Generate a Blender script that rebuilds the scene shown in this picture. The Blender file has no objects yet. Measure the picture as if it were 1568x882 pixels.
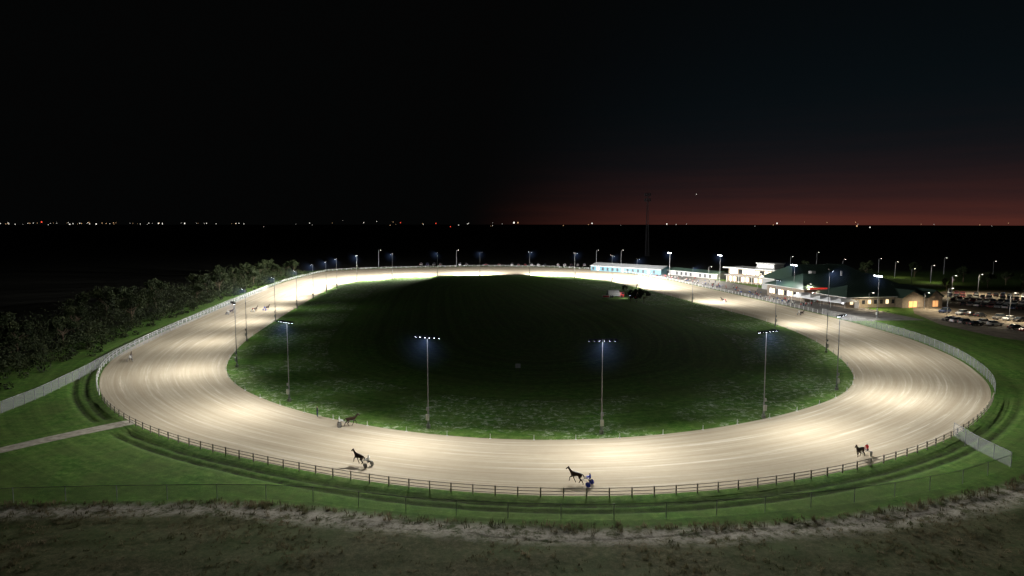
import bpy, math, random
import numpy as np
from mathutils import Vector, Matrix
random.seed(7); rng=np.random.default_rng(7)
scene=bpy.context.scene
scene.view_settings.view_transform='Standard'
try: scene.view_settings.look='None'
except Exception: pass
scene.view_settings.exposure=0
COL=scene.collection

# ------------------------------------------------------------------ image pixels projected to ground
H=31.0; FOC=1045.0; PITCH=math.atan(99/FOC)
CP,SP=math.cos(PITCH),math.sin(PITCH)
def S(u,v,z=0.0):
    """ground position (metres) of an image pixel, projected from the camera"""
    x=u-784.0; y=v-441.0
    dn=y*CP+FOC*SP; fw=FOC*CP-y*SP
    t=(H-z)/dn
    return np.array([x*t,fw*t])

# ------------------------------------------------------------------ materials
def newmat(name):
    m=bpy.data.materials.new(name); m.use_nodes=True
    nt=m.node_tree; b=nt.nodes['Principled BSDF']
    b.inputs['Specular IOR Level'].default_value=0.25
    return m,nt,b
def mat(name,c,rough=.7,metal=0,var=.15,scale=2.0,spec=.3):
    m,nt,b=newmat(name)
    b.inputs['Roughness'].default_value=rough; b.inputs['Metallic'].default_value=metal
    b.inputs['Specular IOR Level'].default_value=spec
    tc=nt.nodes.new('ShaderNodeTexCoord'); n=nt.nodes.new('ShaderNodeTexNoise')
    n.inputs['Scale'].default_value=scale; n.inputs['Detail'].default_value=4
    nt.links.new(tc.outputs['Object'],n.inputs['Vector'])
    r=nt.nodes.new('ShaderNodeValToRGB')
    r.color_ramp.elements[0].position=.3; r.color_ramp.elements[1].position=.7
    r.color_ramp.elements[0].color=(*[max(0,x*(1-var)) for x in c],1)
    r.color_ramp.elements[1].color=(*[min(1,x*(1+var)) for x in c],1)
    nt.links.new(n.outputs['Fac'],r.inputs['Fac']); nt.links.new(r.outputs['Color'],b.inputs['Base Color'])
    return m
def emat(name,c,s):
    m=bpy.data.materials.new(name); m.use_nodes=True; nt=m.node_tree
    b=nt.nodes['Principled BSDF']; b.inputs['Base Color'].default_value=(*c,1)
    b.inputs['Emission Color'].default_value=(*c,1); b.inputs['Emission Strength'].default_value=s
    return m
M={}
M['steel']=mat('galvanised_steel',(.30,.31,.32),.5,.2)
M['dark']=mat('dark_metal',(.04,.04,.045),.5)
M['white']=mat('white_paint',(.68,.68,.66),.5)
M['lens']=emat('lamp_lens',(.85,.93,1),40)
M['wood']=mat('rail_timber',(.30,.27,.22),.8)
M['post']=mat('post_timber',(.24,.21,.17),.8)
M['concrete']=mat('concrete',(.38,.37,.35),.85)
M['asphalt']=mat('asphalt',(.15,.125,.095),.9,scale=.4,var=.35)
M['apron']=mat('apron_paving',(.16,.15,.135),.9,scale=.3,var=.4)
M['groof']=mat('green_metal_roof',(.05,.085,.065),.45,.2)
M['stone']=mat('tan_stone_wall',(.26,.21,.16),.85,scale=1.5)
M['grey']=mat('grey_cladding',(.28,.28,.27),.7)
M['glass']=mat('window_glass',(.02,.025,.03),.1,spec=.6)
M['warmwin']=emat('lit_window',(1,.78,.48),1.5)
M['coolwin']=emat('lit_window_cool',(.95,.97,1),1.8)
M['orange']=emat('lit_entrance',(1,.5,.2),.7)
M['redsign']=emat('red_sign',(1,.06,.04),.4)
M['red']=mat('red_paint',(.5,.03,.03),.4)
M['blue']=mat('blue_silk',(.03,.06,.55),.6)
M['teal']=mat('teal_panel',(.10,.20,.25),.6)
M['canvas']=mat('white_canvas',(.75,.76,.78),.8,var=.05)
M['tyre']=mat('tyre_rubber',(.02,.02,.02),.9)
M['bark']=mat('bark',(.10,.075,.05),.95)
M['skin']=mat('skin',(.45,.28,.2),.7)
M['bay']=mat('horse_bay_coat',(.035,.018,.010),.5,var=.3)

def leafmat(name,a,b2,c,sc=.9,trans=0.0):
    m,nt,b=newmat(name); b.inputs['Roughness'].default_value=.8
    tc=nt.nodes.new('ShaderNodeTexCoord'); n=nt.nodes.new('ShaderNodeTexNoise')
    n.inputs['Scale'].default_value=sc; n.inputs['Detail'].default_value=5
    nt.links.new(tc.outputs['Object'],n.inputs['Vector'])
    r=nt.nodes.new('ShaderNodeValToRGB'); e=r.color_ramp.elements
    e[0].position=.3;e[0].color=(*a,1); e[1].position=.7;e[1].color=(*c,1)
    k=e.new(.5);k.color=(*b2,1)
    nt.links.new(n.outputs['Fac'],r.inputs['Fac']); nt.links.new(r.outputs['Color'],b.inputs['Base Color'])
    if trans:
        t=nt.nodes.new('ShaderNodeBsdfTranslucent'); x=nt.nodes.new('ShaderNodeMixShader'); x.inputs[0].default_value=trans
        nt.links.new(r.outputs['Color'],t.inputs['Color']); nt.links.new(b.outputs[0],x.inputs[1]); nt.links.new(t.outputs[0],x.inputs[2])
        nt.links.new(x.outputs[0],nt.nodes['Material Output'].inputs['Surface'])
    return m
M['leaf']=leafmat('foliage',(.008,.014,.004),(.022,.034,.010),(.055,.065,.025),.35)
M['weed']=leafmat('rough_weeds',(.04,.055,.018),(.12,.105,.055),(.27,.22,.14),.35,.5)

# ------------------------------------------------------------------ mesh builder
class MB:
    def __init__(s): s.v=[];s.f=[];s.m=[];s.mats=[]
    def mi(s,k):
        if k not in s.mats: s.mats.append(k)
        return s.mats.index(k)
    def add(s,vs,fs,k):
        o=len(s.v); s.v+= [tuple(map(float,p)) for p in vs]
        i=s.mi(k)
        for f in fs: s.f.append([o+j for j in f]); s.m.append(i)
    def box(s,c,d,k,rz=0.0):
        x,y,z=d[0]/2,d[1]/2,d[2]/2; ca,sa=math.cos(rz),math.sin(rz)
        vs=[]
        for dz in(-z,z):
            for dx,dy in((-x,-y),(x,-y),(x,y),(-x,y)):
                vs.append((c[0]+dx*ca-dy*sa,c[1]+dx*sa+dy*ca,c[2]+dz))
        s.add(vs,[(3,2,1,0),(4,5,6,7),(0,1,5,4),(1,2,6,5),(2,3,7,6),(3,0,4,7)],k)
    def cyl(s,a,b,r0,r1,k,n=8,cap=True):
        a=Vector(a);b=Vector(b);d=(b-a).normalized()
        u=d.orthogonal().normalized();w=d.cross(u)
        vs=[]
        for p,r in((a,r0),(b,r1)):
            for i in range(n):
                t=2*math.pi*i/n; q=p+u*math.cos(t)*r+w*math.sin(t)*r; vs.append(tuple(q))
        fs=[(i,(i+1)%n,n+(i+1)%n,n+i) for i in range(n)]
        if cap: fs+=[tuple(range(n))[::-1],tuple(range(n,2*n))]
        s.add(vs,fs,k)
    def prism(s,prof,y0,y1,k,y0t=None):
        n=len(prof)
        vs=[(x,y0,z) for x,z in prof]+[(x,y1,z) for x,z in prof]
        s.add(vs,[tuple(range(n))[::-1] if y1>y0 else tuple(range(n)),tuple(range(n,2*n))]+[(i,(i+1)%n,n+(i+1)%n,n+i) for i in range(n)],k)
    def mesh(s,name):
        me=bpy.data.meshes.new(name); me.from_pydata(s.v,[],s.f)
        for k in s.mats: me.materials.append(M[k] if isinstance(k,str) else k)
        me.polygons.foreach_set('material_index',s.m); me.update()
        return me
    def build(s,name,loc=(0,0,0),rz=0):
        o=bpy.data.objects.new(name,s.mesh(name)); o.location=loc; o.rotation_euler=(0,0,rz); COL.objects.link(o); return o
def inst(name,me,loc,rz=0,sc=1,parent=None):
    o=bpy.data.objects.new(name,me); o.location=loc;o.rotation_euler=(0,0,rz);o.scale=(sc,sc,sc); COL.objects.link(o)
    if parent: o.parent=parent
    return o
def npmesh(name,V,F,mats,smooth=False):
    me=bpy.data.meshes.new(name); V=np.asarray(V,dtype=np.float32);F=np.asarray(F,dtype=np.int32)
    k=F.shape[1]
    me.vertices.add(len(V)); me.vertices.foreach_set('co',V.ravel())
    me.loops.add(F.size); me.loops.foreach_set('vertex_index',F.ravel())
    me.polygons.add(len(F)); me.polygons.foreach_set('loop_start',np.arange(len(F),dtype=np.int32)*k)
    me.polygons.foreach_set('loop_total',np.full(len(F),k,dtype=np.int32))
    if smooth: me.polygons.foreach_set('use_smooth',np.ones(len(F),dtype=bool))
    for m in mats: me.materials.append(m)
    me.update(calc_edges=True); me.validate()
    return me
def skin(name,verts,edges,rad,mats,sub=1):
    me=bpy.data.meshes.new(name+'_cage'); me.from_pydata(verts,edges,[])
    o=bpy.data.objects.new(name+'_cage',me); COL.objects.link(o)
    o.modifiers.new('s','SKIN')
    for i,r in enumerate(rad):
        rr=r if isinstance(r,tuple) else (r,r)
        me.skin_vertices[0].data[i].radius=rr
    me.skin_vertices[0].data[0].use_root=True
    ss=o.modifiers.new('d','SUBSURF'); ss.levels=sub; ss.render_levels=sub
    dg=bpy.context.evaluated_depsgraph_get()
    out=bpy.data.meshes.new_from_object(o.evaluated_get(dg)); out.name=name
    bpy.data.objects.remove(o)
    out.materials.clear()
    for m in mats: out.materials.append(m)
    for p in out.polygons: p.use_smooth=True
    return out

# ------------------------------------------------------------------ track outline
inner=[(343,572),(350,548),(375,522),(415,495),(450,473),(490,450),(515,438),(545,431),(600,426),(670,422),(735,421),(810,421),(880,424),(930,430),(975,440),(1015,450),(1060,462),(1100,472),(1150,485),(1200,500),(1250,522),(1290,550),(1311,575),(1305,597),(1270,615),(1200,636),(1100,656),(1000,668),(900,674),(800,675),(700,670),(600,659),(500,641),(430,622),(370,598)]
outer=[(150,595),(152,575),(165,555),(190,537),(250,508),(330,475),(400,445),(440,430),(500,415),(560,412),(640,410),(735,408),(830,409),(900,412),(960,418),(1030,430),(1100,445),(1200,468),(1300,492),(1400,520),(1470,550),(1515,585),(1522,610),(1495,645),(1455,672),(1400,695),(1300,722),(1200,740),(1100,752),(1000,759),(900,762),(800,760),(700,754),(600,744),(500,728),(400,708),(300,685),(230,663),(180,635),(157,612)]
def resample(P,n,closed=True):
    Q=np.vstack([P,P[:1]]) if closed else P
    d=np.r_[0,np.cumsum(np.sqrt((np.diff(Q,axis=0)**2).sum(1)))]
    t=np.linspace(0,d[-1],n,endpoint=not closed)
    return np.stack([np.interp(t,d,Q[:,0]),np.interp(t,d,Q[:,1])],1),d[-1]
def smooth_closed(pts,n,sig):
    P=np.array([S(*p) for p in pts]); P,L_=resample(P,n)
    k=np.fft.fftfreq(n,d=L_/n); g=np.exp(-2*(math.pi*k*sig)**2)
    for c in range(2): P[:,c]=np.fft.ifft(np.fft.fft(P[:,c])*g).real
    return resample(P,n)[0]
N=1100
OUT=smooth_closed(outer,N,7.0); INN=smooth_closed(inner,N,6.0)
CEN=np.array([-6.0,235.0])
tan=np.roll(OUT,-1,0)-np.roll(OUT,1,0); tan/=np.linalg.norm(tan,axis=1)[:,None]
NOR=np.stack([tan[:,1],-tan[:,0]],1)
if ((OUT-CEN)*NOR).sum()<0: NOR=-NOR
idx=np.array([np.argmin(((INN-o)**2).sum(1)) for o in OUT])
INM=INN[idx]
kk=np.fft.fftfreq(N); g=np.exp(-2*(math.pi*kk*4)**2)
for c in range(2): INM[:,c]=np.fft.ifft(np.fft.fft(INM[:,c])*g).real
OUTLEN=np.linalg.norm(np.diff(np.vstack([OUT,OUT[:1]]),axis=0),axis=1); SARC=np.r_[0,np.cumsum(OUTLEN)]

PATH=np.array([S(-60,702),S(0,690),S(60,676),S(120,663),S(188,649),S(205,646)])
def seg_dist(P,poly):
    best=np.full(len(P),1e9)
    for a,b in zip(poly[:-1],poly[1:]):
        ab=b-a; t=np.clip(((P-a)@ab)/(ab@ab),0,1); best=np.minimum(best,np.linalg.norm(P-(a+t[:,None]*ab),axis=1))
    return best
ROUGH=np.array([S(*p) for p in [(-400,775),(0,772),(200,768),(330,765),(450,772),(620,790),(800,798),(1000,803),(1200,795),(1350,780),(1450,760),(1548,735),(1700,700),(2000,660)]])
TRAIL=np.array([S(*p) for p in [(-200,800),(0,786),(200,779),(350,779),(520,795),(700,812),(900,822),(1100,820),(1300,803),(1450,780),(1568,752),(1800,715)]])
def rough_amt(P):
    yb=np.interp(P[:,0],ROUGH[:,0],ROUGH[:,1]); return (yb-P[:,1])
def vnoise(P,sc,seed=0):
    r=np.random.default_rng(seed); a=r.uniform(0,6.28,8); w=r.normal(size=(8,2))/sc
    return sum(np.sin(P@w[i]+a[i]) for i in range(8))/8
rings=[]
for k in [0.0,.08,.2,.32,.44,.55,.64,.72,.78,.83,.87,.9,.925,.95,.965,.98,.99,1.0]: 
    rings.append(CEN+(INM-CEN)*max(k,.002))
nin=len(rings)
rings.append(INM+(OUT-INM)*.02); rings.append(INM+(OUT-INM)*.98)
offs=np.concatenate([np.arange(0,30,.45),[30]])
o0=len(rings)
for o in offs: rings.append(OUT+NOR*o)
P30=rings[-1]
ks=np.concatenate([1+np.array([.02,.04,.07,.1,.14,.18,.23,.3,.4,.5,.65,.85,1.1,1.5,2,2.8,4,6,9,14,22,35,60])])
for k in ks: rings.append(CEN+(P30-CEN)*k)
R=np.array(rings); nr=len(R); V=R.reshape(-1,2)
Z=np.zeros(len(V)).reshape(nr,N)
OFF=np.zeros((nr,N))
for i in range(nin):
    OFF[i]=-np.array([np.sqrt(((INN[::4]-p)**2).sum(1)).min() for p in R[i]])
Z[nin]=-.08;Z[nin+1]=-.08
for i in range(o0,nr): OFF[i]=offs[i-o0] if i-o0<len(offs) else 40
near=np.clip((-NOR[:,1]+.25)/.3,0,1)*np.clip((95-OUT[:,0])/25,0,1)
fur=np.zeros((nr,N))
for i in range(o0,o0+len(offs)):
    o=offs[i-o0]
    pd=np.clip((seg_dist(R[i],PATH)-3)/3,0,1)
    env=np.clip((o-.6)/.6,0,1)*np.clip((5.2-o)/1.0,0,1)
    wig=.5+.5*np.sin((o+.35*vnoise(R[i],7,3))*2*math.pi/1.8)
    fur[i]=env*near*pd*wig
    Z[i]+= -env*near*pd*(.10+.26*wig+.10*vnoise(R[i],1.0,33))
RA=rough_amt(V).reshape(nr,N)+.9*vnoise(V,2.5,5).reshape(nr,N)
rough=np.clip(RA/2.0,0,1); rough[V[:,1].reshape(nr,N)>160]=0
rough[:o0]=0
Z+= rough*(.18*vnoise(V,1.8,9)+.25*vnoise(V,6,10)).reshape(nr,N)
td=seg_dist(V,TRAIL).reshape(nr,N)
trail=np.clip(1.3-td/(1.9+.9*vnoise(V,5,11).reshape(nr,N)),0,1)
trail[:o0]=0
unlit_field=np.zeros((nr,N))  # mask for outlying ground coloured near black, as if beyond the floodlights
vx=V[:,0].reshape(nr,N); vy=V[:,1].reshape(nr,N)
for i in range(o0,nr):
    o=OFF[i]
    unlit_field[i]=np.clip((o-12)/8,0,1)*np.clip((-vx[i]-60)/20,0,1)*np.clip((vy[i]-135)/25,0,1)
    unlit_field[i]=np.maximum(unlit_field[i],np.clip((o-8)/8,0,1)*np.clip((vy[i]-430)/20,0,1))
ve=np.concatenate([V,Z.reshape(-1,1)],1)
a=np.arange(nr-1)[:,None]*N; j=np.arange(N)[None]; jn=(j+1)%N
F=np.stack([a+j,a+jn,a+N+jn,a+N+j],-1).reshape(-1,4)
gm,nt,b=newmat('ground_grass_and_soil')
gme=npmesh('ground',ve,F,[gm],True)
for nm,arr in(('off',OFF),('rough',rough),('trail',trail),('furrow',fur),('unlit_field',unlit_field)):
    at=gme.attributes.new(nm,'FLOAT','POINT'); at.data.foreach_set('value',arr.astype(np.float32).ravel())
ground=bpy.data.objects.new('ground',gme); COL.objects.link(ground)
if gme.polygons[N*30].normal.z<0: gme.flip_normals()

def L(a_,b_): return nt.links.new(a_,b_)
def node(t,**k):
    n=nt.nodes.new(t)
    for a_,v_ in k.items(): setattr(n,a_,v_)
    return n
def noise(vec,scale,detail=5,rough_=.6,dist=0):
    n=node('ShaderNodeTexNoise'); n.inputs['Scale'].default_value=scale; n.inputs['Detail'].default_value=detail
    n.inputs['Roughness'].default_value=rough_; n.inputs['Distortion'].default_value=dist; L(vec,n.inputs['Vector']); return n.outputs['Fac']
def ramp(fac,stops):
    r=node('ShaderNodeValToRGB'); e=r.color_ramp.elements
    e[0].position=stops[0][0]; e[0].color=(*stops[0][1],1); e[1].position=stops[-1][0]; e[1].color=(*stops[-1][1],1)
    for p,c in stops[1:-1]: q=e.new(p); q.color=(*c,1)
    L(fac,r.inputs['Fac']); return r.outputs['Color']
def mix(f,a_,b_,bt='MIX'):
    m=node('ShaderNodeMix',data_type='RGBA',blend_type=bt)
    for s_,v_ in((m.inputs[0],f),(m.inputs[6],a_),(m.inputs[7],b_)):
        if hasattr(v_,'links'): L(v_,s_)
        elif isinstance(v_,tuple): s_.default_value=(*v_,1)
        else: s_.default_value=v_
    return m.outputs[2]
def math_(op,a_,b_=0.,clamp=False):
    m=node('ShaderNodeMath',operation=op,use_clamp=clamp)
    for s_,v_ in((m.inputs[0],a_),(m.inputs[1],b_)):
        if hasattr(v_,'links'): L(v_,s_)
        else: s_.default_value=v_
    return m.outputs[0]
def attr(n_): 
    q=node('ShaderNodeAttribute',attribute_name=n_); return q.outputs['Fac']
def g3(x): return (x,x,x)
geo=node('ShaderNodeNewGeometry'); pos=geo.outputs['Position']
nf=noise(pos,.7,10,.85); nm_=noise(pos,.10,7,.7,1.0); nb=noise(pos,.02,3)
grass=ramp(nf,[(.34,(.025,.075,.010)),(.5,(.085,.20,.028)),(.64,(.21,.34,.075))])
grass=mix(ramp(nm_,[(.38,g3(0)),(.60,g3(.6))]),grass,(.12,.165,.045))
off=attr('off')
mp=node('ShaderNodeCombineXYZ'); L(math_('MULTIPLY',off,.55),mp.inputs[0]); L(nb,mp.inputs[1])
sw=noise(mp.outputs[0],1.0,4,.7)
grass=mix(.55,grass,ramp(sw,[(.35,g3(.3)),(.65,g3(1.0))]),'MULTIPLY')
pale=math_('MULTIPLY',ramp(noise(pos,.8,9,.85,.5),[(.52,g3(0)),(.58,g3(1))]),ramp(noise(pos,.06,4),[(.43,g3(0)),(.53,g3(1))]))
inb=math_('MULTIPLY',math_('LESS_THAN',off,-.5),math_('GREATER_THAN',off,-22))
grass=mix(math_('MULTIPLY',math_('MULTIPLY',pale,inb),.8),grass,(.46,.50,.36))
rg=ramp(noise(pos,1.3,10,.88),[(.3,(.02,.03,.012)),(.47,(.075,.08,.035)),(.58,(.15,.14,.075)),(.70,(.28,.25,.16))])
rg=mix(ramp(noise(pos,.1,5),[(.42,g3(0)),(.64,g3(.6))]),rg,(.045,.085,.02))
col=mix(attr('rough'),grass,rg)
tn=math_('MULTIPLY',attr('trail'),ramp(noise(pos,.6,9,.8),[(.42,g3(0)),(.54,g3(1))]))
col=mix(tn,col,ramp(noise(pos,3,6,.7),[(.3,(.34,.31,.25)),(.7,(.60,.57,.49))]))
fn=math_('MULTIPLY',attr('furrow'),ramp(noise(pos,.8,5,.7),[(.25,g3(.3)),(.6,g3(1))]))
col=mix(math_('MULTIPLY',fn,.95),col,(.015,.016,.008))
col=mix(attr('unlit_field'),col,(.010,.010,.006))  # night darkness put into the ground colour where floodlight would still reach
L(col,b.inputs['Base Color']); b.inputs['Roughness'].default_value=.95; b.inputs['Specular IOR Level'].default_value=.1
bp=node('ShaderNodeBump'); bp.inputs['Strength'].default_value=.8; bp.inputs['Distance'].default_value=.12
L(noise(pos,2.2,8,.8),bp.inputs['Height']); L(bp.outputs[0],b.inputs['Normal'])

# ------------------------------------------------------------------ track surface
U=np.linspace(0,1,15)
TR=np.array([INM+(OUT-INM)*u for u in U]); V=TR.reshape(-1,2)
ve=np.concatenate([V,np.zeros((len(V),1))+.01],1)
a=np.arange(len(U)-1)[:,None]*N
F=np.stack([a+j,a+jn,a+N+jn,a+N+j],-1).reshape(-1,4)
tm,nt,b=newmat('limestone_track_surface')
tme=npmesh('race_track',ve,F,[tm],True)
wig=np.array([vnoise(TR[i],25,44) for i in range(len(U))])*.5
lap=2*math.pi*SARC[:N]/SARC[-1]
for nm,arr in(('across',U[:,None]*np.ones(N)[None]*20+wig),('lapx',np.ones(len(U))[:,None]*np.cos(lap)[None]),('lapy',np.ones(len(U))[:,None]*np.sin(lap)[None])):
    at=tme.attributes.new(nm,'FLOAT','POINT'); at.data.foreach_set('value',arr.astype(np.float32).ravel())
if tme.polygons[50].normal.z<0: tme.flip_normals()
COL.objects.link(bpy.data.objects.new('race_track',tme))
geo=node('ShaderNodeNewGeometry'); pos=geo.outputs['Position']
def lapvec(ka,kl):
    cx=node('ShaderNodeCombineXYZ'); L(math_('MULTIPLY',attr('across'),ka),cx.inputs[0]); L(math_('MULTIPLY',attr('lapx'),kl),cx.inputs[1]); L(math_('MULTIPLY',attr('lapy'),kl),cx.inputs[2]); return cx.outputs[0]
lines=noise(lapvec(1.0,3.2),1.5,8,.76,.3)
broad=noise(lapvec(.3,1.5),1.0,4,.6)
c=ramp(lines,[(.32,(.40,.335,.235)),(.48,(.46,.395,.29)),(.57,(.51,.445,.335)),(.67,(.69,.63,.51))])
c=mix(.5,c,ramp(broad,[(.3,g3(.78)),(.7,g3(1))]),'MULTIPLY')
c=mix(.4,c,ramp(noise(pos,.5,9,.85),[(.3,g3(.7)),(.7,g3(1))]),'MULTIPLY')
L(c,b.inputs['Base Color']); b.inputs['Roughness'].default_value=1.0; b.inputs['Specular IOR Level'].default_value=.05
bp=node('ShaderNodeBump'); bp.inputs['Strength'].default_value=.4; bp.inputs['Distance'].default_value=.03
L(lines,bp.inputs['Height']); L(bp.outputs[0],b.inputs['Normal'])

def strip(name,poly,width,z,m):
    P,_=resample(np.array(poly),80,closed=False)
    t=np.gradient(P,axis=0); t/=np.linalg.norm(t,axis=1)[:,None]; n=np.stack([-t[:,1],t[:,0]],1)
    w=width/2+.25*vnoise(P,1.5,2)
    A=P+n*w[:,None];B=P-n*w[:,None]
    V=np.concatenate([A,B]); ve=np.concatenate([V,np.full((len(V),1),z)],1); i=np.arange(79)
    me=npmesh(name,ve,np.stack([i+80,i+81,i+1,i],1),[m])
    COL.objects.link(bpy.data.objects.new(name,me))
M['gravel']=mat('gravel',(.36,.33,.27),.95,scale=1.2,var=.35)
strip('gravel_path',PATH,3.0,.03,M['gravel'])
def poly_sheet(name,pts,z,m):
    me=bpy.data.meshes.new(name); me.from_pydata([(*p,z) for p in pts],[],[list(range(len(pts)))])
    me.materials.append(m); me.update()
    if me.polygons[0].normal.z<0: me.flip_normals()
    o=bpy.data.objects.new(name,me); COL.objects.link(o)

sel=[i for i in range(N) if OUT[i,0]>40 and 215<OUT[i,1]<470]
sel=sorted(sel,key=lambda i:OUT[i,1])
ap=[tuple(OUT[i]+NOR[i]*1.0) for i in sel[::6]]
apo=[tuple(OUT[i]+NOR[i]*(26 if OUT[i,1]<400 else 18)) for i in sel[::6]]
poly_sheet('apron_pavement',ap+apo[::-1],.02,M['apron'])
poly_sheet('car_park_asphalt',[tuple(S(*p)) for p in [(1395,462),(1400,480),(1440,497),(1530,517),(1700,540),(2000,500),(1700,452),(1540,444),(1445,446)]],.03,M['asphalt'])

# ------------------------------------------------------------------ pylons on the inner rail
mb=MB()
for i in range(0,N,9):
    p=INM[i]+(CEN-INM[i])/np.linalg.norm(CEN-INM[i])*(-.15)
    mb.cyl((p[0],p[1],0),(p[0],p[1],.75),.05,.04,'white',6)
    mb.box((p[0],p[1],.02),(.3,.3,.05),'white')
mb.build('track_marker_pylons')

# ------------------------------------------------------------------ fences
def fence_poly(pts,closed=False,step=2.6):
    P=np.array(pts); L_=np.sqrt((np.diff(P,axis=0)**2).sum(1)).sum(); n=max(2,int(L_/step)+1)
    return resample(P,n,closed=False)[0]
def rail_fence(name,P,h=1.15,rails=(.35,.72,1.1),mr='wood',mp='post'):
    mb=MB()
    for p in P: mb.box((p[0],p[1],h/2-.25),(.13,.13,h+.5),mp)
    for a_,b_ in zip(P[:-1],P[1:]):
        d=b_-a_; l=np.linalg.norm(d); an=math.atan2(d[1],d[0]); m_=(a_+b_)/2
        nrm=np.array([-d[1],d[0]])/l*.09
        for z in rails: mb.box((m_[0]+nrm[0],m_[1]+nrm[1],z),(l+.02,.045,.065),mr,an)
    mb.build(name)
cl=bpy.data.materials.new('chain_link_mesh'); cl.use_nodes=True; nt=cl.node_tree
b=nt.nodes['Principled BSDF']; b.inputs['Base Color'].default_value=(.6,.62,.63,1); b.inputs['Roughness'].default_value=.5
tr=nt.nodes.new('ShaderNodeBsdfTransparent'); mx=nt.nodes.new('ShaderNodeMixShader')
tcn=nt.nodes.new('ShaderNodeTexCoord'); br=nt.nodes.new('ShaderNodeTexNoise'); br.inputs['Scale'].default_value=3
mr_=nt.nodes.new('ShaderNodeMapRange'); mr_.inputs['To Min'].default_value=.14; mr_.inputs['To Max'].default_value=.32
nt.links.new(tcn.outputs['Object'],br.inputs['Vector']); nt.links.new(br.outputs['Fac'],mr_.inputs['Value'])
nt.links.new(mr_.outputs[0],mx.inputs[0]); nt.links.new(tr.outputs[0],mx.inputs[1]); nt.links.new(b.outputs[0],mx.inputs[2])
nt.links.new(mx.outputs[0],nt.nodes['Material Output'].inputs['Surface']); M['chain']=cl
def chain_fence(name,P,h=1.8):
    mb=MB()
    for p in P: mb.cyl((p[0],p[1],-.3),(p[0],p[1],h+.05),.04,.04,'steel',6)
    for a_,b_ in zip(P[:-1],P[1:]):
        mb.cyl((*a_,h),(*b_,h),.03,.03,'steel',5,False)
        mb.add([(*a_,.05),(*b_,.05),(*b_,h-.03),(*a_,h-.03)],[(0,1,2,3)],'chain')
    mb.build(name)
def arc(o,cond):
    Q=OUT+NOR*o; m=np.array([cond(q) for q in Q]); 
    st=[i for i in range(N) if m[i] and not m[i-1]][0]
    out=[];i=st
    while m[i%N] and len(out)<N: out.append(Q[i%N]); i+=1
    return np.array(out)
nearc=arc(.4,lambda q:(q[1]<118 and q[0]<0) or (q[1]<119 and q[0]>=0))
rail_fence('timber_rail_fence',fence_poly(nearc))
lefta=arc(.4,lambda q:q[0]<-30 and q[1]>121)
rail_fence('white_rail_fence',fence_poly(lefta,step=3.5),mr='white',mp='white',rails=(.5,1.05))
fara=arc(.4,lambda q:q[1]>300 and q[0]>-60)
rail_fence('white_rail_fence',fence_poly(fara,step=4),mr='white',mp='white',rails=(.5,1.05))
righta=arc(.6,lambda q:q[0]>60 and 122<q[1]<232)
chain_fence('chain_link_fence',fence_poly(righta,step=2.8),2.0)
righto=arc(1.2,lambda q:q[0]>60 and 232<q[1]<300)
rail_fence('white_rail_fence',fence_poly(righto,step=3),mr='steel',mp='white',rails=(.5,1.05))
E=[S(1460,668),S(1500,692),S(1548,716)]
chain_fence('chain_link_fence',fence_poly(E,step=2.6),2.0)
E=[S(1548,716),S(1470,742),S(1350,765),S(1200,782),S(1050,793),S(900,797),S(750,793),S(620,784),S(450,765),S(330,764),S(150,766),S(-60,772)]
chain_fence('chain_link_fence',fence_poly(E,step=5.5),1.7)
E=[S(-80,665),S(0,634),S(60,610),S(125,578),S(180,547),S(260,508),S(340,472),S(410,443)]
chain_fence('chain_link_fence',fence_poly(E,step=2.8),2.0)

# ------------------------------------------------------------------ light poles
def pole_mesh(h,tilt):
    mb=MB()
    mb.cyl((0,0,-.2),(0,0,.5),.32,.32,'concrete',12)
    mb.cyl((0,0,.5),(0,0,2.6),.16,.14,'steel',10)
    mb.cyl((0,0,2.6),(0,0,h),.09,.055,'steel',10)
    mb.box((.26,0,1.7),(.28,.5,.9),'white'); mb.box((.22,.02,3.0),(.24,.4,.5),'steel')
    mb.box((0,0,h-.05),(.1,4.2,.1),'dark')
    c_,s_=math.cos(tilt),math.sin(tilt)
    for k in range(6):
        y=-1.95+k*.78
        mb.cyl((0,y,h-.05),(.12,y,h-.18),.03,.03,'dark',6)
        def T(a_,yy,b_): return (.36+a_*c_-b_*s_, y+yy, h-.26+a_*s_+b_*c_)
        w=.25
        vs=[T(-.28,-w,0),T(.28,-w,0),T(.28,w,0),T(-.28,w,0),T(-.2,-w*.75,.2),T(.16,-w*.75,.2),T(.16,w*.75,.2),T(-.2,w*.75,.2)]
        mb.add(vs,[(4,5,6,7),(0,1,5,4),(1,2,6,5),(2,3,7,6),(3,0,4,7)],'dark')
        mb.add([T(-.22,-w*.85,-.01),T(.22,-w*.85,-.01),T(.22,w*.85,-.01),T(-.22,w*.85,-.01)],[(3,2,1,0)],'lens')
        if tilt<.5: mb.add([T(.29,-w,.02),T(.29,w,.02),T(.31,w,-.14),T(.31,-w,-.14)],[(0,1,2,3)],'dark')
    return mb.mesh('race_light_pole')
PM={(14.2,0):pole_mesh(14.2,.22),(20.0,1):pole_mesh(20.0,.9),(14.2,1):pole_mesh(14.2,.9)}
hz=bpy.data.materials.new('lamp_glow'); hz.use_nodes=True; nt=hz.node_tree  # self-glowing volume around each lamp head, stands in for scattered light
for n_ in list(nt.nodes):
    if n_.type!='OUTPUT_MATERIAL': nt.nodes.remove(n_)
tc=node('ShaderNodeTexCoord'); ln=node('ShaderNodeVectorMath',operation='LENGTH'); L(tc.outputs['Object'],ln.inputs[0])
nz=node('ShaderNodeVectorMath',operation='NORMALIZE'); L(tc.outputs['Object'],nz.inputs[0])
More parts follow.
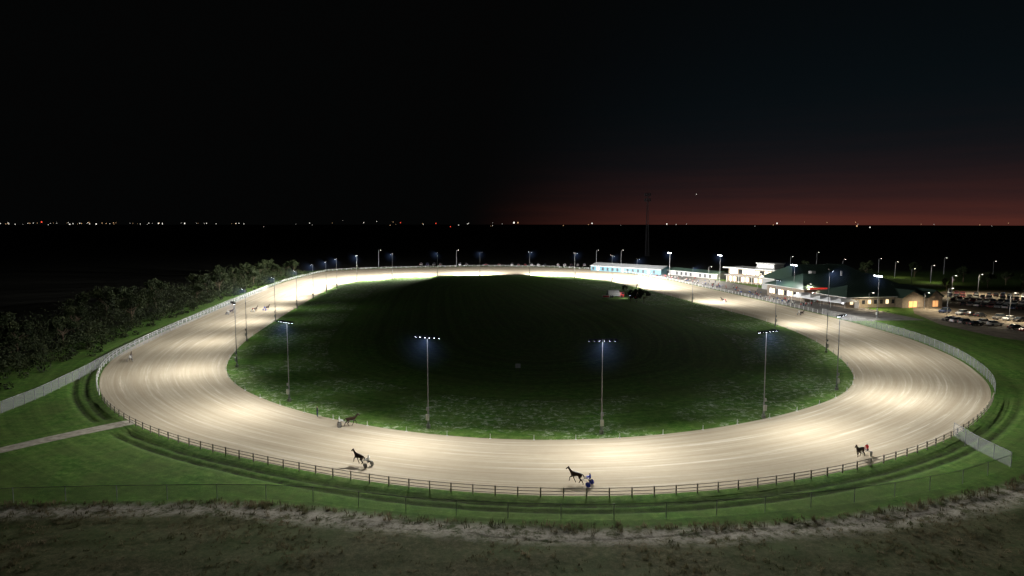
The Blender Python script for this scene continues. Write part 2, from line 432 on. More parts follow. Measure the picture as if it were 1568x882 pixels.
dt=node('ShaderNodeVectorMath',operation='DOT_PRODUCT'); L(nz.outputs[0],dt.inputs[0]); dt.inputs[1].default_value=(.5,0,-.866)
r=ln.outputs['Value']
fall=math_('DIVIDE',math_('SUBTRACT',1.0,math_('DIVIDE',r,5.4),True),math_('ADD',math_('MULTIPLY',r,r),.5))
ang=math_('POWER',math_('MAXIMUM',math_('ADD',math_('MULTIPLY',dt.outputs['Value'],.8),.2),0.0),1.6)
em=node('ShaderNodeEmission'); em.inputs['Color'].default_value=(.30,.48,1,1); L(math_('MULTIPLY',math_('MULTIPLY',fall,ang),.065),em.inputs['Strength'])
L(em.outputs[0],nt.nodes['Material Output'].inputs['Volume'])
import bmesh
bm=bmesh.new(); bmesh.ops.create_icosphere(bm,subdivisions=2,radius=5.5); glow_ball=bpy.data.meshes.new('glow_ball'); bm.to_mesh(glow_ball); bm.free(); glow_ball.materials.append(hz)

def spot(e,loc,d,P,size,blend,c,name='floodlight'):
    l=bpy.data.lights.new(name,'SPOT'); l.energy=P; l.spot_size=math.radians(size); l.spot_blend=blend; l.shadow_soft_size=.3; l.color=c
    lo=bpy.data.objects.new(name,l); lo.location=loc; lo.parent=e; COL.objects.link(lo)
    lo.rotation_euler=Vector(d).to_track_quat('-Z','Y').to_euler()
def add_pole(base,out,h=14.2,tl=0,P=15000,spill=.12,reach=24,two=True):
    out=out/np.linalg.norm(out); rz=math.atan2(out[1],out[0])
    e=bpy.data.objects.new('race_light_pole',None); e.location=(base[0],base[1],0); e.rotation_euler=(0,0,rz); COL.objects.link(e)
    inst('pole_and_luminaires',PM[(h,tl)],(0,0,0),parent=e)
    inst('glow_ball',glow_ball,(.3,0,h-.4),parent=e)  # added glow around the head, scatters nothing
    W=(1,.98,.935)
    if two:
        for sg in(-1,1): spot(e,(.9,sg*1.2,h-.8),(reach,sg*reach*.5,-h),P*.58,166,1.0,W)
    else: spot(e,(.9,0,h-.8),(reach,0,-h),P,168,1.0,W)
    if spill: spot(e,(-.6,0,h-1.0),(-8,0,-h),P*spill,140,1.0,(.9,.96,1),'floodlight_spill')
def outward(p):
    i=np.argmin(((OUT-p)**2).sum(1)); return NOR[i]
near_p=[((443,614),1),((656,655),1),((921,664),1),((1169,640),1),((1281,597),1.05),((363,562),.95),((378,522),.85),((422,492),1.0),((455,473),1.2),((480,457),1.6),((500,448),2.1),((516,441),2.8),((547,432),4.8),
 ((601,427),9),((670,423),12),((735,422),12),((811,422),12),((880,425),10),((937,432),5.5),((975,441),3.2),((1060,463),1.8),((1187,499),1.1)]
for (p,k) in near_p:
    q=S(*p); far=k>1.2; add_pole(q,outward(q),P=35000*k,reach=40 if k<4.4 else 55,two=(not far) and p[1]>520,spill=.055 if not far else 0.015/k)
q=S(1265,540); add_pole(q,outward(q),h=20.0,tl=1,P=36000,reach=38,two=True,spill=.04)
for p,k,sp_ in(((1343,488),.8,.06),((1102,431),1.5,.015),((1215,458),.8,.03),((1025,424),2.0,.01)):
    q=S(*p); add_pole(q,-outward(q),tl=1,P=30000*k,reach=30,spill=sp_,two=False)

# ------------------------------------------------------------------ horses
hv=[(-.65,0,1.33),(-.28,0,1.28),(.12,0,1.24),(.48,0,1.3),(.74,0,1.56),(.93,0,1.82),(1.05,0,1.98),(1.24,0,1.86),(1.42,0,1.68)]
hr=[(.25,.28),(.25,.27),(.27,.33),(.22,.29),(.12,.19),(.09,.14),(.09,.12),(.075,.10),(.055,.07)]
he=[(i,i+1) for i in range(8)]
def chain(start,pts,rs):
    p=start
    for q,r in zip(pts,rs):
        hv.append(q);hr.append((r,r));he.append((p,len(hv)-1));p=len(hv)-1
chain(3,[(.46,.17,.98),(.78,.16,.76),(.80,.16,.38),(.90,.16,.27)],[.11,.06,.045,.055])
chain(3,[(.42,-.17,.96),(.33,-.16,.54),(.10,-.16,.16),(.09,-.16,.05)],[.11,.06,.045,.055])
chain(0,[(-.62,.18,1.02),(-.52,.18,.86),(-.95,.17,.56),(-1.10,.17,.18),(-1.05,.17,.06)],[.17,.12,.065,.045,.055])
chain(0,[(-.58,-.18,1.02),(-.35,-.18,.86),(-.60,-.17,.52),(-.42,-.17,.15),(-.34,-.17,.05)],[.17,.12,.065,.045,.055])
chain(0,[(-.95,0,1.36),(-1.12,0,1.15),(-1.2,0,.75)],[.06,.07,.03])
chain(6,[(1.04,.07,2.12)],[.025]); chain(6,[(1.04,-.07,2.12)],[.025])
horse_me=skin('race_horse',hv,he,hr,[M['bay']],2)
def driver_mesh(silk,nm):
    v=[(0,0,0),(-.06,0,.28),(-.05,0,.48),(0,0,.60),(.03,0,.72),(.04,0,.84)]
    r=[(.15,.13),(.15,.12),(.18,.12),(.055,.055),(.10,.11),(.08,.09)]
    e=[(0,1),(1,2),(2,3),(3,4),(4,5)]
    def ch(s,pts,rs):
        p=s
        for q,rr in zip(pts,rs): v.append(q);r.append((rr,rr));e.append((p,len(v)-1));p=len(v)-1
    for sg in(1,-1):
        ch(2,[(.0,sg*.2,.46),(.18,sg*.26,.25),(.46,sg*.14,.28),(.54,sg*.12,.29)],[.065,.05,.038,.04])
        ch(0,[(.08,sg*.12,-.02),(.48,sg*.24,.14),(.82,sg*.30,-.12),(.95,sg*.30,-.08)],[.1,.075,.05,.045])
    me=skin(nm,v,e,r,[M[silk],M['white']],1)
    for p in me.polygons:
        if p.center.z<.1 or p.center.z>.66: p.material_index=1
    return me
silks=[driver_mesh('blue','sulky_driver_a'),driver_mesh('red','sulky_driver_b'),driver_mesh('white','sulky_driver_c')]
def sulky_mesh(wc):
    mb=MB()
    for sg in(1,-1):
        y=sg*.62; n=20
        mb.cyl((-.0,y-.015,.36),(0,y+.015,.36),.31,.31,wc,n)
        for k in range(n):
            t0,t1=2*math.pi*k/n,2*math.pi*(k+1)/n
            mb.cyl((.35*math.cos(t0),y,.36+.35*math.sin(t0)),(.35*math.cos(t1),y,.36+.35*math.sin(t1)),.022,.022,'tyre',5)
        mb.cyl((0,sg*.68,.36),(0,sg*.68,.72),.018,.018,'steel',6); mb.cyl((0,sg*.56,.36),(0,sg*.56,.72),.018,.018,'steel',6)
        mb.cyl((0,sg*.56,.70),(.75,sg*.42,.78),.02,.02,'steel',6); mb.cyl((.75,sg*.42,.78),(2.5,sg*.36,1.12),.02,.018,'steel',6)
        mb.cyl((.95,sg*.38,.80),(.95,sg*.30,.66),.014,.014,'steel',5)
    mb.cyl((0,-.7,.72),(0,.7,.72),.022,.022,'steel',6)
    mb.box((-.02,0,.77),(.38,.32,.06),'dark'); mb.box((-.2,0,.86),(.05,.3,.16),'dark')
    for sg in(1,-1): mb.cyl((.54,sg*.12,1.10),(3.2,sg*.1,1.72),.008,.008,'dark',4)
    return mb.mesh('racing_sulky')
sm=[sulky_mesh('blue'),sulky_mesh('white'),sulky_mesh('grey')]
def rig(u,v,deg,k,s=.92):
    q=S(u,v); a_=math.radians(deg); d=np.array([math.cos(a_),math.sin(a_)])
    h=q+d*.85*s; w=q-d*1.1*s
    inst('race_horse',horse_me,(h[0],h[1],0.01),a_,s); inst('racing_sulky',sm[k%3],(w[0],w[1],0.01),a_,s)
    inst('sulky_driver',silks[k%3],(w[0],w[1],.94*s),a_,s)
rig(891,742,152,0); rig(556,713,146,2); rig(530,653,15,2); rig(1321,699,215,1)
rig(200,553,112,2); rig(352,481,60,2); rig(390,477,75,1); rig(408,475,70,0); rig(1108,463,110,1); rig(1226,483,280,2)

# ------------------------------------------------------------------ people
def person_mesh(top,leg,nm):
    v=[(0,0,.95),(0,0,1.18),(0,0,1.40),(.0,0,1.52),(.02,0,1.62),(.02,0,1.72)]
    r=[(.14,.16),(.12,.15),(.13,.19),(.055,.055),(.09,.08),(.085,.075)]
    e=[(i,i+1) for i in range(5)]
    def ch(s,pts,rs):
        p=s
        for q,rr in zip(pts,rs): v.append(q);r.append((rr,rr));e.append((p,len(v)-1));p=len(v)-1
    for sg in(1,-1):
        ch(2,[(0,sg*.2,1.38),(.0,sg*.25,1.1),(.06,sg*.24,.86),(.08,sg*.23,.76)],[.06,.048,.035,.04])
        ch(0,[(0,sg*.1,.86),(.03*sg,sg*.11,.48),(-.02*sg,sg*.11,.08),(.1,sg*.12,.04)],[.1,.065,.045,.04])
    me=skin(nm,v,e,r,[top,leg,M['skin']],1)
    for p in me.polygons:
        z=p.center.z
        p.material_index=2 if (z>1.5 or (abs(p.center.y)>.19 and z<.85)) else (1 if z<.95 else 0)
    return me
pe=[person_mesh(mat('shirt_%d'%i,c,.8),mat('trousers_%d'%i,l,.8),'spectator_%d'%i) for i,(c,l) in enumerate([((.5,.5,.5),(.03,.03,.06)),((.4,.05,.05),(.05,.05,.05)),((.05,.1,.3),(.2,.17,.12)),((.05,.05,.05),(.06,.08,.15))])]
for k in range(120):
    i=[i for i in sel if 250<OUT[i,1]<400]; ii=i[int(rng.uniform()**1.2*(len(i)-1))]
    q=OUT[ii]+NOR[ii]*(2.4+rng.gamma(1.3,4)); 
    inst('spectator',pe[rng.integers(4)],(q[0],q[1],.02),rng.uniform(0,6.28))
qw=S(486,638); inst('track_attendant',pe[3],(qw[0],qw[1],0),0)

# ------------------------------------------------------------------ buildings
def roofed(mb,cx,cy,l,w,e,r,mroof,mwall,oh=.8,hip=0.0):
    """ridge along local x; hip = inset of ridge ends"""
    x0,x1,y0,y1=cx-l/2,cx+l/2,cy-w/2,cy+w/2
    mb.add([(x0,y0,0),(x1,y0,0),(x1,y1,0),(x0,y1,0),(x0,y0,e),(x1,y0,e),(x1,y1,e),(x0,y1,e)],[(0,1,5,4),(2,3,7,6),(1,2,6,5),(3,0,4,7)],mwall)
    if hip==0: mb.add([(x0,y0,e),(x1,y0,e),(x1,y1,e),(x0,y1,e),(x0,cy,r),(x1,cy,r)],[(1,2,5),(3,0,4)],mwall)
    sl=(r-e)/(w/2); y0-=oh;y1+=oh;x0-=oh;x1+=oh; e2=e-sl*oh
    for dz in(.18,-.04):
        z0,z1=e2+dz,r+dz
        mb.add([(x0,y0,z0),(x1,y0,z0),(x1,y1,z0),(x0,y1,z0),(x0+hip,cy,z1),(x1-hip,cy,z1)],[(0,1,5,4),(2,3,4,5)]+([(1,2,5),(3,0,4)] if hip else []),mroof)
    mb.add([(x0,y0,e2-.04),(x1,y0,e2-.04),(x1,y0,e2+.18),(x0,y0,e2+.18)],[(0,1,2,3)],'white')
    mb.add([(x0,y1,e2-.04),(x0,y0,e2-.04),(x0,y0,e2+.18),(x0,y1,e2+.18)],[(0,1,2,3)],'white')
    n=int(l/1.2)
    for k in range(n+1):
        x=x0+.1+(x1-x0-.2)*k/n; f=1.0
        if hip: f=min(1.0,(x-x0)/hip,(x1-x)/hip)
        if f<.05: continue
        for ya in(y0,y1):
            mb.cyl((x,ya,e2+.2),(x,ya+(cy-ya)*f,e2+.2+(r-e2)*f),.035,.035,mroof,4,False)
A=S(1112,431); B=S(1215,441); d=A-B; rz=math.atan2(d[1],d[0]); Lc=np.linalg.norm(d)
mb=MB()
mb.box((Lc/2,-6,1.9),(Lc,12,3.8),'stone'); mb.box((Lc/2,-6.5,5.6),(Lc-1,11,3.6),'stone')
mb.box((Lc/2,-6,7.65),(Lc+2.5,15,.45),'white'); mb.box((Lc/2,.8,3.8),(Lc,1.6,.3),'concrete')
n=14
for k in range(n):
    x=1.5+(Lc-3)*(k+.5)/n; w=(Lc-3)/n
    mb.box((x,-1.0,5.7),(w-.5,.08,2.2),('warmwin','glass','warmwin','coolwin','warmwin')[k%5])
    mb.box((x,.03,1.9),(w-.9,.08,2.2),('warmwin','warmwin','glass')[k%3])
    mb.box((x+w/2,1.5,1.9),(.2,.2,3.8),'white')
mb.box((Lc*.45,-6,9.3),(11,7,2.6),'grey'); mb.box((Lc*.45,-2.45,9.4),(9.5,.08,1.3),'coolwin'); mb.box((Lc*.45,-6,10.75),(12,8,.3),'white')
for k in range(9): mb.box((-.04,-1.5-k*1.15,2.2),(.1,.8,1.5),'warmwin' if k%2 else 'glass'); mb.box((.46,-2-k*1.05,5.7),(.1,.7,1.6),'warmwin' if k%3 else 'glass')
for k in range(5): mb.box((Lc*.2+k*5,-8,8.3),(1.6,1.4,.9),'grey')
mb.build('grandstand_clubhouse',(B[0],B[1],0),rz)
A=S(1296,472); Bq=S(1440,468); d=Bq-A; rz=math.atan2(d[1],d[0]); Lg=np.linalg.norm(d)
mb=MB()
roofed(mb,Lg/2,9,Lg,18,4.2,7.4,'groof','stone',1.0,8)
roofed(mb,20,34,46,26,5.4,10.0,'groof','stone',1.2,9)
roofed(mb,32,62,42,24,6.0,12.0,'groof','grey',1.2,9)
for cx_,w_ in((Lg*.62,9),(Lg*.86,6)):
    x0,x1=cx_-w_/2,cx_+w_/2
    mb.add([(x0,-3.5,0),(x1,-3.5,0),(x1,0,0),(x0,0,0),(x0,-3.5,3.8),(x1,-3.5,3.8),(x1,2,3.8),(x0,2,3.8),(cx_,-3.5,6.2),(cx_,5,6.2)],[(0,1,5,8,4),(1,2,6,5),(3,0,4,7)],'stone')
    mb.add([(x0-.5,-4.1,3.6),(cx_,-4.1,6.45),(cx_,6,6.45),(x0-.5,3,3.6),(x1+.5,-4.1,3.6),(x1+.5,3,3.6)],[(0,1,2,3),(1,4,5,2)],'groof')
    for dx in(-1,1): mb.box((cx_+dx*w_*.1,-3.56,1.3),(w_*.17,.1,2.2),'orange')
for k in range(12):
    mb.box((2+k*2.5,-.05,2.1),(1.2,.08,1.5),'warmwin' if k%3==0 else 'glass')
for k in range(8):
    mb.box((-.05,2+k*1.9,2.1),(.08,1.1,1.6),'coolwin' if k%4==0 else 'glass')
for k in range(11): mb.box((-3.05,23+k*2.1,2.4),(.08,1.4,2.0),('warmwin','coolwin','glass')[k%3])
mb.box((2,19.4,5.4),(8,.12,.55),'redsign')
mb.cyl((Lg*.5,30,9.5),(Lg*.5,30,11.4),.5,.4,'steel',10); mb.box((Lg*.3,38,10.2),(2,2,1.6),'grey')
mb.build('green_roof_gaming_hall',(A[0],A[1],0),rz)
A=S(1212,462); Bq=S(1288,474); d=Bq-A; rz=math.atan2(d[1],d[0]); Lt=np.linalg.norm(d)
mb=MB(); n=5
for k in range(n):
    x0,x1=Lt*k/n,Lt*(k+1)/n; xc=(x0+x1)/2
    mb.add([(x0,0,2.6),(x1,0,2.6),(x1,8,2.6),(x0,8,2.6),(xc,2,3.8),(xc,6,3.8)],[(0,1,4),(1,2,5,4),(2,3,5),(3,0,4,5)],'canvas')
    mb.add([(x0,0,2.6),(x1,0,2.6),(x1,0,2.1),(x0,0,2.1)],[(0,1,2,3)],'canvas')
    for yy in(0,8): mb.cyl((x0,yy,0),(x0,yy,2.6),.06,.06,'white',6)
    mb.box(((x0+x1)/2,7.95,1.3),(Lt/n-.1,.05,2.4),'canvas')
    mb.cyl((xc,4,0),(xc,4,3.4),.05,.05,'white',6)
    mb.box((xc,4,2.3),(.3,.3,.2),'coolwin')
mb.build('marquee_tent',(A[0],A[1],0),rz)
for (u0,v0,u1,v1,w,e,r,rm,wm) in((905,414,1012,421,12,3.2,5.0,'steel','teal'),(1020,420,1098,428,9,2.8,4.2,'groof','grey')):
    A=S(u0,v0);B=S(u1,v1);d=B-A;rz=math.atan2(d[1],d[0]);l=np.linalg.norm(d)
    mb=MB(); roofed(mb,l/2,w/2,l,w,e,r,rm,wm,.5)
    for k in range(int(l/4)):
        mb.box((2+k*4,-.06,1.5),(1.6,.08,2.0),'warmwin' if k%5==1 else 'dark')
    mb.build('stable_barn',(A[0],A[1],0),rz)
q=S(990,392); mb=MB(); ht=60; 
def tp(k,z): 
    r=1.8*(1-z/ht)+.5; t=2*math.pi*k/3; return (r*math.cos(t),r*math.sin(t),z)
for k in range(3):
    mb.cyl(tp(k,0),tp(k,ht),.16,.13,'dark',5)
    for z in np.arange(0,ht-2,2.0):
        mb.cyl(tp(k,z),tp((k+1)%3,z+2),.09,.09,'dark',4,False); mb.cyl(tp(k,z),tp((k+1)%3,z),.09,.09,'dark',4,False)
for zz_ in(ht-2,ht-7):
    for k in range(6):
        t=k*math.pi/3; mb.box((2.8*math.cos(t),2.8*math.sin(t),zz_),(.5,.5,3.0),'dark',t); mb.cyl((0,0,zz_),(2.8*math.cos(t),2.8*math.sin(t),zz_),.1,.1,'dark',4)
mb.build('radio_tower',(q[0],q[1],0))

# ------------------------------------------------------------------ cars
def car_mesh(paint,suv,nm):
    mb=MB(); h=1.72 if suv else 1.45; bl=.98 if suv else .9
    prof=[(-2.2,.35),(-2.25,.7),(-2.15,bl),(1.0,bl+.02),(2.0,bl-.14),(2.22,.68),(2.2,.35)]
    mb.prism(prof,-.88,.88,paint)
    back=-2.05 if suv else -1.6
    cv=[]
    for y0,y1 in((-.84,-.66),(.84,.66)):
        cv+=[(back,y0,bl),(1.0,y0,bl),(.35,y1,h),(back+.45,y1,h)]
    mb.add(cv,[(0,1,2,3),(7,6,5,4),(1,5,6,2),(4,0,3,7)],'glass')
    mb.add([(back+.42,-.68,h-.02),(.38,-.68,h-.02),(.38,.68,h-.02),(back+.42,.68,h-.02),(back+.47,-.62,h+.05),(.3,-.62,h+.05),(.3,.62,h+.05),(back+.47,.62,h+.05)],[(4,5,6,7),(0,1,5,4),(1,2,6,5),(2,3,7,6),(3,0,4,7)],paint)
    for x in(-1.35,1.4):
        for y in(-.8,.8):
            mb.cyl((x,y-.12,.33),(x,y+.12,.33),.33,.33,'tyre',14); mb.cyl((x,y-.13,.33),(x,y+.13,.33),.17,.17,'steel',8)
    for y in(-.65,.65):
        mb.box((2.2,y,.68),(.06,.34,.13),'white'); mb.box((-2.22,y,.75),(.06,.3,.14),'red'); mb.box((.85,y*1.45,bl+.08),(.12,.16,.12),paint)
    return mb.mesh(nm)
paints=[(.6,.6,.6),(.02,.02,.025),(.3,.31,.33),(.16,.02,.02),(.03,.05,.12),(.7,.7,.68),(.08,.08,.09),(.02,.02,.02),(.15,.14,.13)]
cars=[]
for i,p in enumerate(paints):
    M['paint%d'%i]=mat('car_paint_%d'%i,p,.3,.2,var=.03,spec=.6)
    cars.append(car_mesh('paint%d'%i,i%2==0,'parked_car_%d'%i))
def car_row(a_,b_,n,face,skip=.15,z=.03):
    A=S(*a_);B=S(*b_); d=(B-A); ang=math.atan2(d[1],d[0])+face
    for k in range(n):
        if rng.uniform()<skip: continue
        q=A+d*(k+.5)/n
        inst('parked_car',cars[rng.integers(len(cars))],(q[0],q[1],z),ang+rng.normal(0,.03)+(math.pi if rng.uniform()<.4 else 0))
for (a_,b_,n) in(((1450,450),(1640,460),18),((1450,454.5),(1640,465),18),((1455,460),(1650,472),18),((1460,467),(1650,480),17)):
    car_row(a_,b_,n,math.pi/2,.1)
car_row((1435,488),(1500,500),5,math.pi/2,.2); car_row((1500,494),(1640,520),8,math.pi/2,.3); car_row((1440,478),(1600,497),11,math.pi/2,.4)
car_row((640,406),(900,407),26,math.pi/2,.25,0)
mb=MB()
for (a_,b_,n) in(((1450,458),(1640,469),18),((1455,464),(1650,477),18),((1435,488),(1600,513),14)):
    A=S(*a_);B=S(*b_);d=B-A;an=math.atan2(d[1],d[0])
    for k in range(n+1):
        q=A+d*k/n; mb.box((q[0],q[1],.04),(.12,5,.012),'white',an)
mb.build('parking_bay_markings')
LW=emat('street_lamp_lens',(1,.9,.75),14)
def lamp(u,v,h,P,c=(1,.85,.6)):
    q=S(u,v); e=bpy.data.objects.new('street_lamp',None); e.location=(q[0],q[1],0); COL.objects.link(e)
    mb=MB(); mb.cyl((0,0,0),(0,0,h),.12,.07,'steel',8); mb.cyl((0,0,h),(1.2,0,h+.2),.05,.05,'steel',6); mb.box((1.4,0,h+.15),(.8,.35,.14),'dark')
    mb.box((1.4,0,h+.05),(.5,.25,.05),LW); me=mb.mesh('post_and_head'); inst('post_and_head',me,(0,0,0),parent=e)
    if P:
        l=bpy.data.lights.new('bulb','SPOT'); l.energy=P; l.spot_size=math.radians(165); l.spot_blend=.8; l.color=c; l.shadow_soft_size=.2
        o=bpy.data.objects.new('bulb',l); o.location=(1.4,0,h-.1); o.parent=e; COL.objects.link(o)
for u,v,h,P in((1497,452,9,18000),(1457,455,9,9000),(1568,456,9,18000),(1545,492,9,11000),(1450,482,9,8000),(1395,440,9,0),(1370,425,9,2500),(1345,418,9,0),(1290,420,9,0),(1210,414,9,0),(951,409,12,0),(913,409,12,0),(580,409,12,0),(699,409,12,0),(1425,433,9,3500),(1085,428,7,8000),(1160,442,7,7000),(1235,462,7,7000),(1330,474,6,5000),(1415,474,6,5500),(1520,424,9,0),(1250,408,10,0),(1445,420,10,0)):
    lamp(u,v,h,P)

# ------------------------------------------------------------------ infield group
q=S(945,457)
mb=MB()
mb.box((0,0,1.3),(5.5,2.2,1.4),'grey'); mb.box((3.6,0,1.2),(1.7,2.1,1.9),'red'); mb.box((3.9,0,1.7),(1.2,2.14,.7),'glass')
mb.cyl((-2.6,0,2.4),(2.2,0,2.4),.85,.85,'grey',14)
for x in(-2,-.9,3.4):
    for y in(-1,1): mb.cyl((x,y-.15,.5),(x,y+.15,.5),.5,.5,'tyre',14)
mb.build('water_truck',(q[0]-1,q[1]+4,0),.3)
mb=MB(); mb.box((0,0,1.2),(3.2,.2,1.0),'white'); mb.box((0,-.12,1.2),(2.6,.06,.6),'red')
for x in(-1.3,1.3): mb.box((x,.1,.5),(.15,.15,1.0),'post')
mb.build('finish_board_sign',(q[0]-5,q[1]-3,0),.1)
mb=MB()
mb.box((0,0,1.5),(1.1,.08,.9),'grey')
for x in(-.4,.4): mb.box((x,.1,.75),(.08,.08,1.5),'dark')
qq=S(793,571); mb.build('infield_sign',(qq[0],qq[1],0),0)
mb=MB()
mb.prism([(-.4,.7),(-.4,1.3),(1.7,1.25),(1.9,1.0),(1.9,.6)],-.4,.4,'dark')
mb.prism([(-1.2,1.0),(-1.1,2.4),(-.3,2.4),(-.1,1.2),(-.3,1.0)],-.6,.6,'glass'); mb.box((-.7,0,2.47),(1.2,1.4,.1),'red')
for y in(-.8,.8):
    mb.cyl((-.8,y-.2,.8),(-.8,y+.2,.8),.8,.8,'tyre',18); mb.cyl((1.4,y-.14,.45),(1.4,y+.14,.45),.45,.45,'tyre',14)
    mb.cyl((-.8,y-.22,.8),(-.8,y+.22,.8),.35,.35,'red',12)
mb.box((1.92,0,1.0),(.06,.5,.15),'lens')
tr_o=mb.build('tractor',(q[0]+7,q[1]-1,0),2.6)
l=bpy.data.lights.new('work_lamp','SPOT'); l.energy=1200; l.spot_size=math.radians(150); l.spot_blend=1; l.shadow_soft_size=.1
lo=bpy.data.objects.new('work_lamp',l); lo.location=(2.1,0,2.6); lo.parent=tr_o; COL.objects.link(lo); lo.rotation_euler=Vector((1,.3,-.35)).to_track_quat('-Z','Y').to_euler()

# ------------------------------------------------------------------ vegetation
def leafcloud(centers,rad,nper,size,seed=1,flat=.8):
    r=np.random.default_rng(seed); C=np.repeat(np.asarray(centers),nper,0); Rr=np.repeat(np.asarray(rad),nper)
    d=r.normal(size=(len(C),3)); d/=np.linalg.norm(d,axis=1)[:,None]
    d*= (r.uniform(.25,1,len(C))**.5*Rr)[:,None]; d[:,2]*=flat; P=C+d
    u=r.normal(size=P.shape);u/=np.linalg.norm(u,axis=1)[:,None]
    w=np.cross(u,r.normal(size=P.shape));w/=np.linalg.norm(w,axis=1)[:,None]
    s=(size*r.uniform(.5,1.3,len(P)))[:,None]
    V=np.stack([P-u*s,P+w*s*.5,P+u*s,P-w*s*.5],1).reshape(-1,3); V[:,2]=np.maximum(V[:,2],.02)
    return V,np.arange(len(V)).reshape(-1,4)
def tree(h,seed,name='deciduous_tree'):
    r=random.Random(seed); mb=MB(); cs=[];rs=[]
    mb.cyl((0,0,0),(.1,0,h*.45),.025*h,.015*h,'bark',8); 
    for k in range(7):
        t=r.uniform(0,6.28);z0=h*r.uniform(.2,.45);l=h*r.uniform(.22,.36);z1=z0+h*r.uniform(.15,.42)
        e=(l*math.cos(t),l*math.sin(t),z1); mb.cyl((.05,0,z0),e,.012*h,.004*h,'bark',5)
        for _ in range(3):
            cs.append((e[0]*r.uniform(.5,1.15),e[1]*r.uniform(.5,1.15),e[2]+r.uniform(-.1,.15)*h)); rs.append(h*r.uniform(.09,.17))
    cs.append((0,0,h*.85)); rs.append(h*.14)
    V,F=leafcloud(cs,rs,90,.035*h,seed)
    mb.add(V,[tuple(f) for f in F],'leaf')
    return mb.mesh(name)
TM=[tree(7,i) for i in range(5)]
def put_tree(u,v,h,k): 
    q=S(u,v); inst('deciduous_tree',TM[k%5],(q[0],q[1],0),k*1.3,h/7)
for i,(u,v,h) in enumerate([(1449,448,7),(1512,440,8),(1540,436,7),(1400,424,8),(1565,444,8),(975,463,5.5),(986,464,5.5),(966,462,5),(957,449,3.5),(1230,420,9),(1325,424,9),(1475,432,9)]): put_tree(u,v,h,i)
belt=np.array([S(-140,640),S(0,600),S(60,577),S(110,553),S(165,527),S(230,497),S(300,472),S(370,448),S(425,431),S(470,418)])
P,_=resample(belt,230,closed=False); t=np.gradient(P,axis=0);t/=np.linalg.norm(t,axis=1)[:,None];nn=np.stack([-t[:,1],t[:,0]],1)
if ((P-CEN)*nn).sum()<0: nn=-nn
cs=[];rs=[]
for i in range(len(P)):
    gap=vnoise(P[i:i+1],9,77)[0]
    for k in range(6):
        o=rng.uniform(-1,26)+max(0,gap)*6; h=(.7+.17*max(o,0))*rng.uniform(.4,1.9)*(1+.5*gap); q=P[i]+nn[i]*o+rng.normal(0,1,2)
        cs.append((q[0],q[1],max(.3,h*.55))); rs.append(.5+h*.5)
V,F=leafcloud(cs,rs,52,.28,3)
COL.objects.link(bpy.data.objects.new('brush_thicket',npmesh('brush_thicket',V,F,[M['leaf']])))
for i in range(60):
    t_=rng.integers(0,len(P)); q=P[t_]+nn[t_]*rng.uniform(4,30)
    inst('deciduous_tree',TM[i%5],(q[0],q[1],-.2),rng.uniform(0,6),rng.uniform(.6,1.5))
n=60000; X=rng.uniform(-105,110,n); Y=rng.uniform(44,86,n); Pq=np.stack([X,Y],1)
ra=rough_amt(Pq)+.8*vnoise(Pq,2.5,5); edge=np.exp(-((ra-1.5)/1.6)**2)
pr=np.clip(.22+.5*edge+.6*vnoise(Pq,3,21)+.4*vnoise(Pq,12,22),0,1)*(1-.9*np.clip(1.2-seg_dist(Pq,TRAIL)/1.9,0,1))
keep=(ra>.1)&(rng.uniform(size=n)<pr); Pq=Pq[keep];edge=edge[keep];m=len(Pq)
hh=(.14+.26*edge+.16*np.clip(vnoise(Pq,4,8),0,1))*rng.uniform(.4,1.8,m)
zz=.18*vnoise(Pq,1.8,9)+.25*vnoise(Pq,6,10)
Vs=[]
for k in range(6):
    an=rng.uniform(0,6.28,m); dx=np.cos(an);dy=np.sin(an); w=.03+.04*rng.uniform(size=m); lean=hh*rng.uniform(.1,.8,m); b0=rng.normal(0,.14,(m,2))
    bx=Pq[:,0]+b0[:,0];by=Pq[:,1]+b0[:,1]
    Vs.append(np.stack([np.stack([bx-dy*w,by+dx*w,zz-.05],1),np.stack([bx+dy*w,by-dx*w,zz-.05],1),np.stack([bx+dx*lean,by+dy*lean,zz+hh],1)],1))
V=np.concatenate(Vs).reshape(-1,3)
COL.objects.link(bpy.data.objects.new('rough_grass',npmesh('rough_grass',V,np.arange(len(V)).reshape(-1,3),[M['weed']])))

# ------------------------------------------------------------------ distant lights
mb=MB(); LC=[emat('distant_lamp_white',(1,.95,.85),1.6),emat('distant_lamp_amber',(1,.6,.3),1.0),emat('distant_lamp_red',(1,.08,.04),1.6)]
def dl(az_px,py,size,c,dist=None):
    D=dist or rng.uniform(2500,5000); x=(az_px-784)/FOC*D
    z=H-(py-342)/FOC*D; r=size*D/FOC*.5
    mb.cyl((x,D,z-r),(x,D,z+r),r*.8,r*.8,c,6)
for k in range(60): dl(rng.uniform(0,385) if k<45 else rng.uniform(0,200),342+rng.normal(0,.7),rng.uniform(.4,1.1),LC[0 if rng.uniform()<.7 else 1])
for k in range(36): dl(rng.uniform(385,1568),343+rng.normal(0,2),rng.uniform(.4,1.0),LC[0 if rng.uniform()<.6 else 1])
for u,v,s,c in((67,340,1.9,2),(787,341,2.4,0),(793,341,1.8,1),(906,342,1.6,0),(1020,343,1.6,0),(1188,342,1.8,0),(1310,346,2.0,1),(1330,348,1.5,0),(614,341,1.3,2),(668,342,1.3,2),(690,347,1.2,2),(1064,298,.8,0),(245,342,1.6,0),(285,342,1.6,0),(150,343,1.6,0)): dl(u,v,s,LC[c])
mb.build('distant_town_lights')

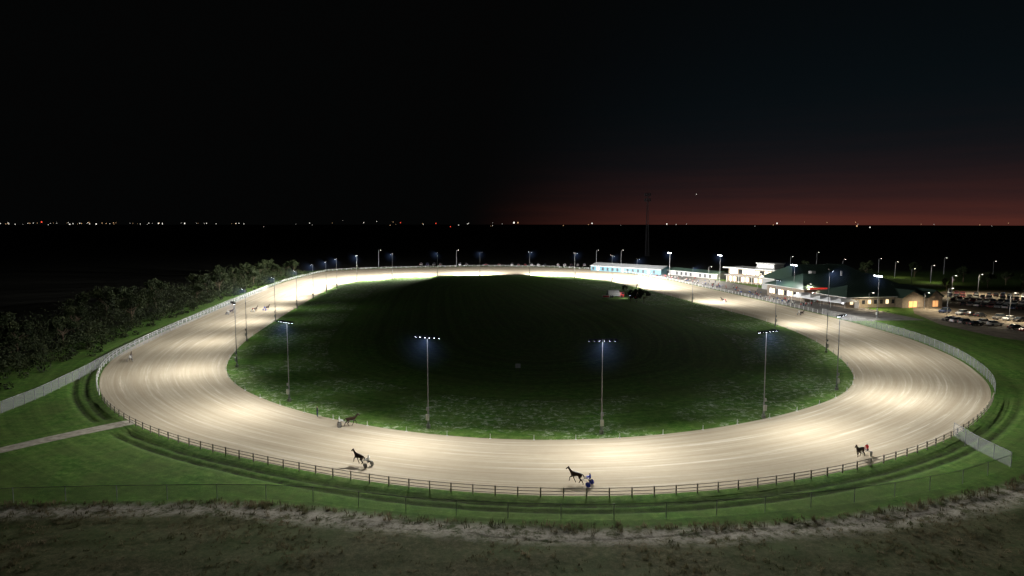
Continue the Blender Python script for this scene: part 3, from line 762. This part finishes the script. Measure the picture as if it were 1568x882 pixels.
# ------------------------------------------------------------------ sky
w=bpy.data.worlds.new('World'); scene.world=w; w.use_nodes=True; nt=w.node_tree
bg=nt.nodes['Background']
tc=node('ShaderNodeTexCoord'); sx=node('ShaderNodeSeparateXYZ'); L(tc.outputs['Generated'],sx.inputs[0])
z=math_('MAXIMUM',sx.outputs['Z'],0.0)
dp=node('ShaderNodeVectorMath',operation='DOT_PRODUCT'); L(tc.outputs['Generated'],dp.inputs[0]); dp.inputs[1].default_value=(math.sin(math.radians(36)),math.cos(math.radians(36)),0)
mr=node('ShaderNodeMapRange',interpolation_type='SMOOTHSTEP'); mr.inputs['From Min'].default_value=.76; mr.inputs['From Max'].default_value=1.0; L(dp.outputs['Value'],mr.inputs['Value'])
hz=mr.outputs[0]
def expo(k): return math_('POWER',2.71828,math_('MULTIPLY',z,-k))
mpn=node('ShaderNodeMapping'); mpn.inputs['Scale'].default_value=(2,2,45); L(tc.outputs['Generated'],mpn.inputs['Vector'])
cl_=noise(mpn.outputs[0],1.6,4,.6)
cm=math_('ADD',math_('MULTIPLY',cl_,1.3),.35)
def scaled(c,f): 
    v=node('ShaderNodeVectorMath',operation='SCALE'); v.inputs[0].default_value=c
    if hasattr(f,'links'): L(f,v.inputs['Scale'])
    else: v.inputs['Scale'].default_value=f
    return v.outputs[0]
def addv(a_,b_):
    v=node('ShaderNodeVectorMath',operation='ADD'); L(a_,v.inputs[0]); L(b_,v.inputs[1]); return v.outputs[0]
A=scaled((.072,.0120,.0030),math_('MULTIPLY',math_('MULTIPLY',expo(29),hz),cm))
B=scaled((.0020,.0074,.0110),math_('MULTIPLY',expo(5.5),hz))
C=scaled((.0013,.0014,.0014),1.0)
L(addv(addv(A,B),C),bg.inputs['Color']); bg.inputs['Strength'].default_value=1.0

# ------------------------------------------------------------------ camera
cam=bpy.data.cameras.new('camera'); cam.sensor_width=36; cam.lens=36*FOC/1568; cam.clip_end=60000; cam.clip_start=.5
co=bpy.data.objects.new('camera',cam); co.location=(0,0,H); co.rotation_euler=(math.pi/2-PITCH,0,0); COL.objects.link(co); scene.camera=co
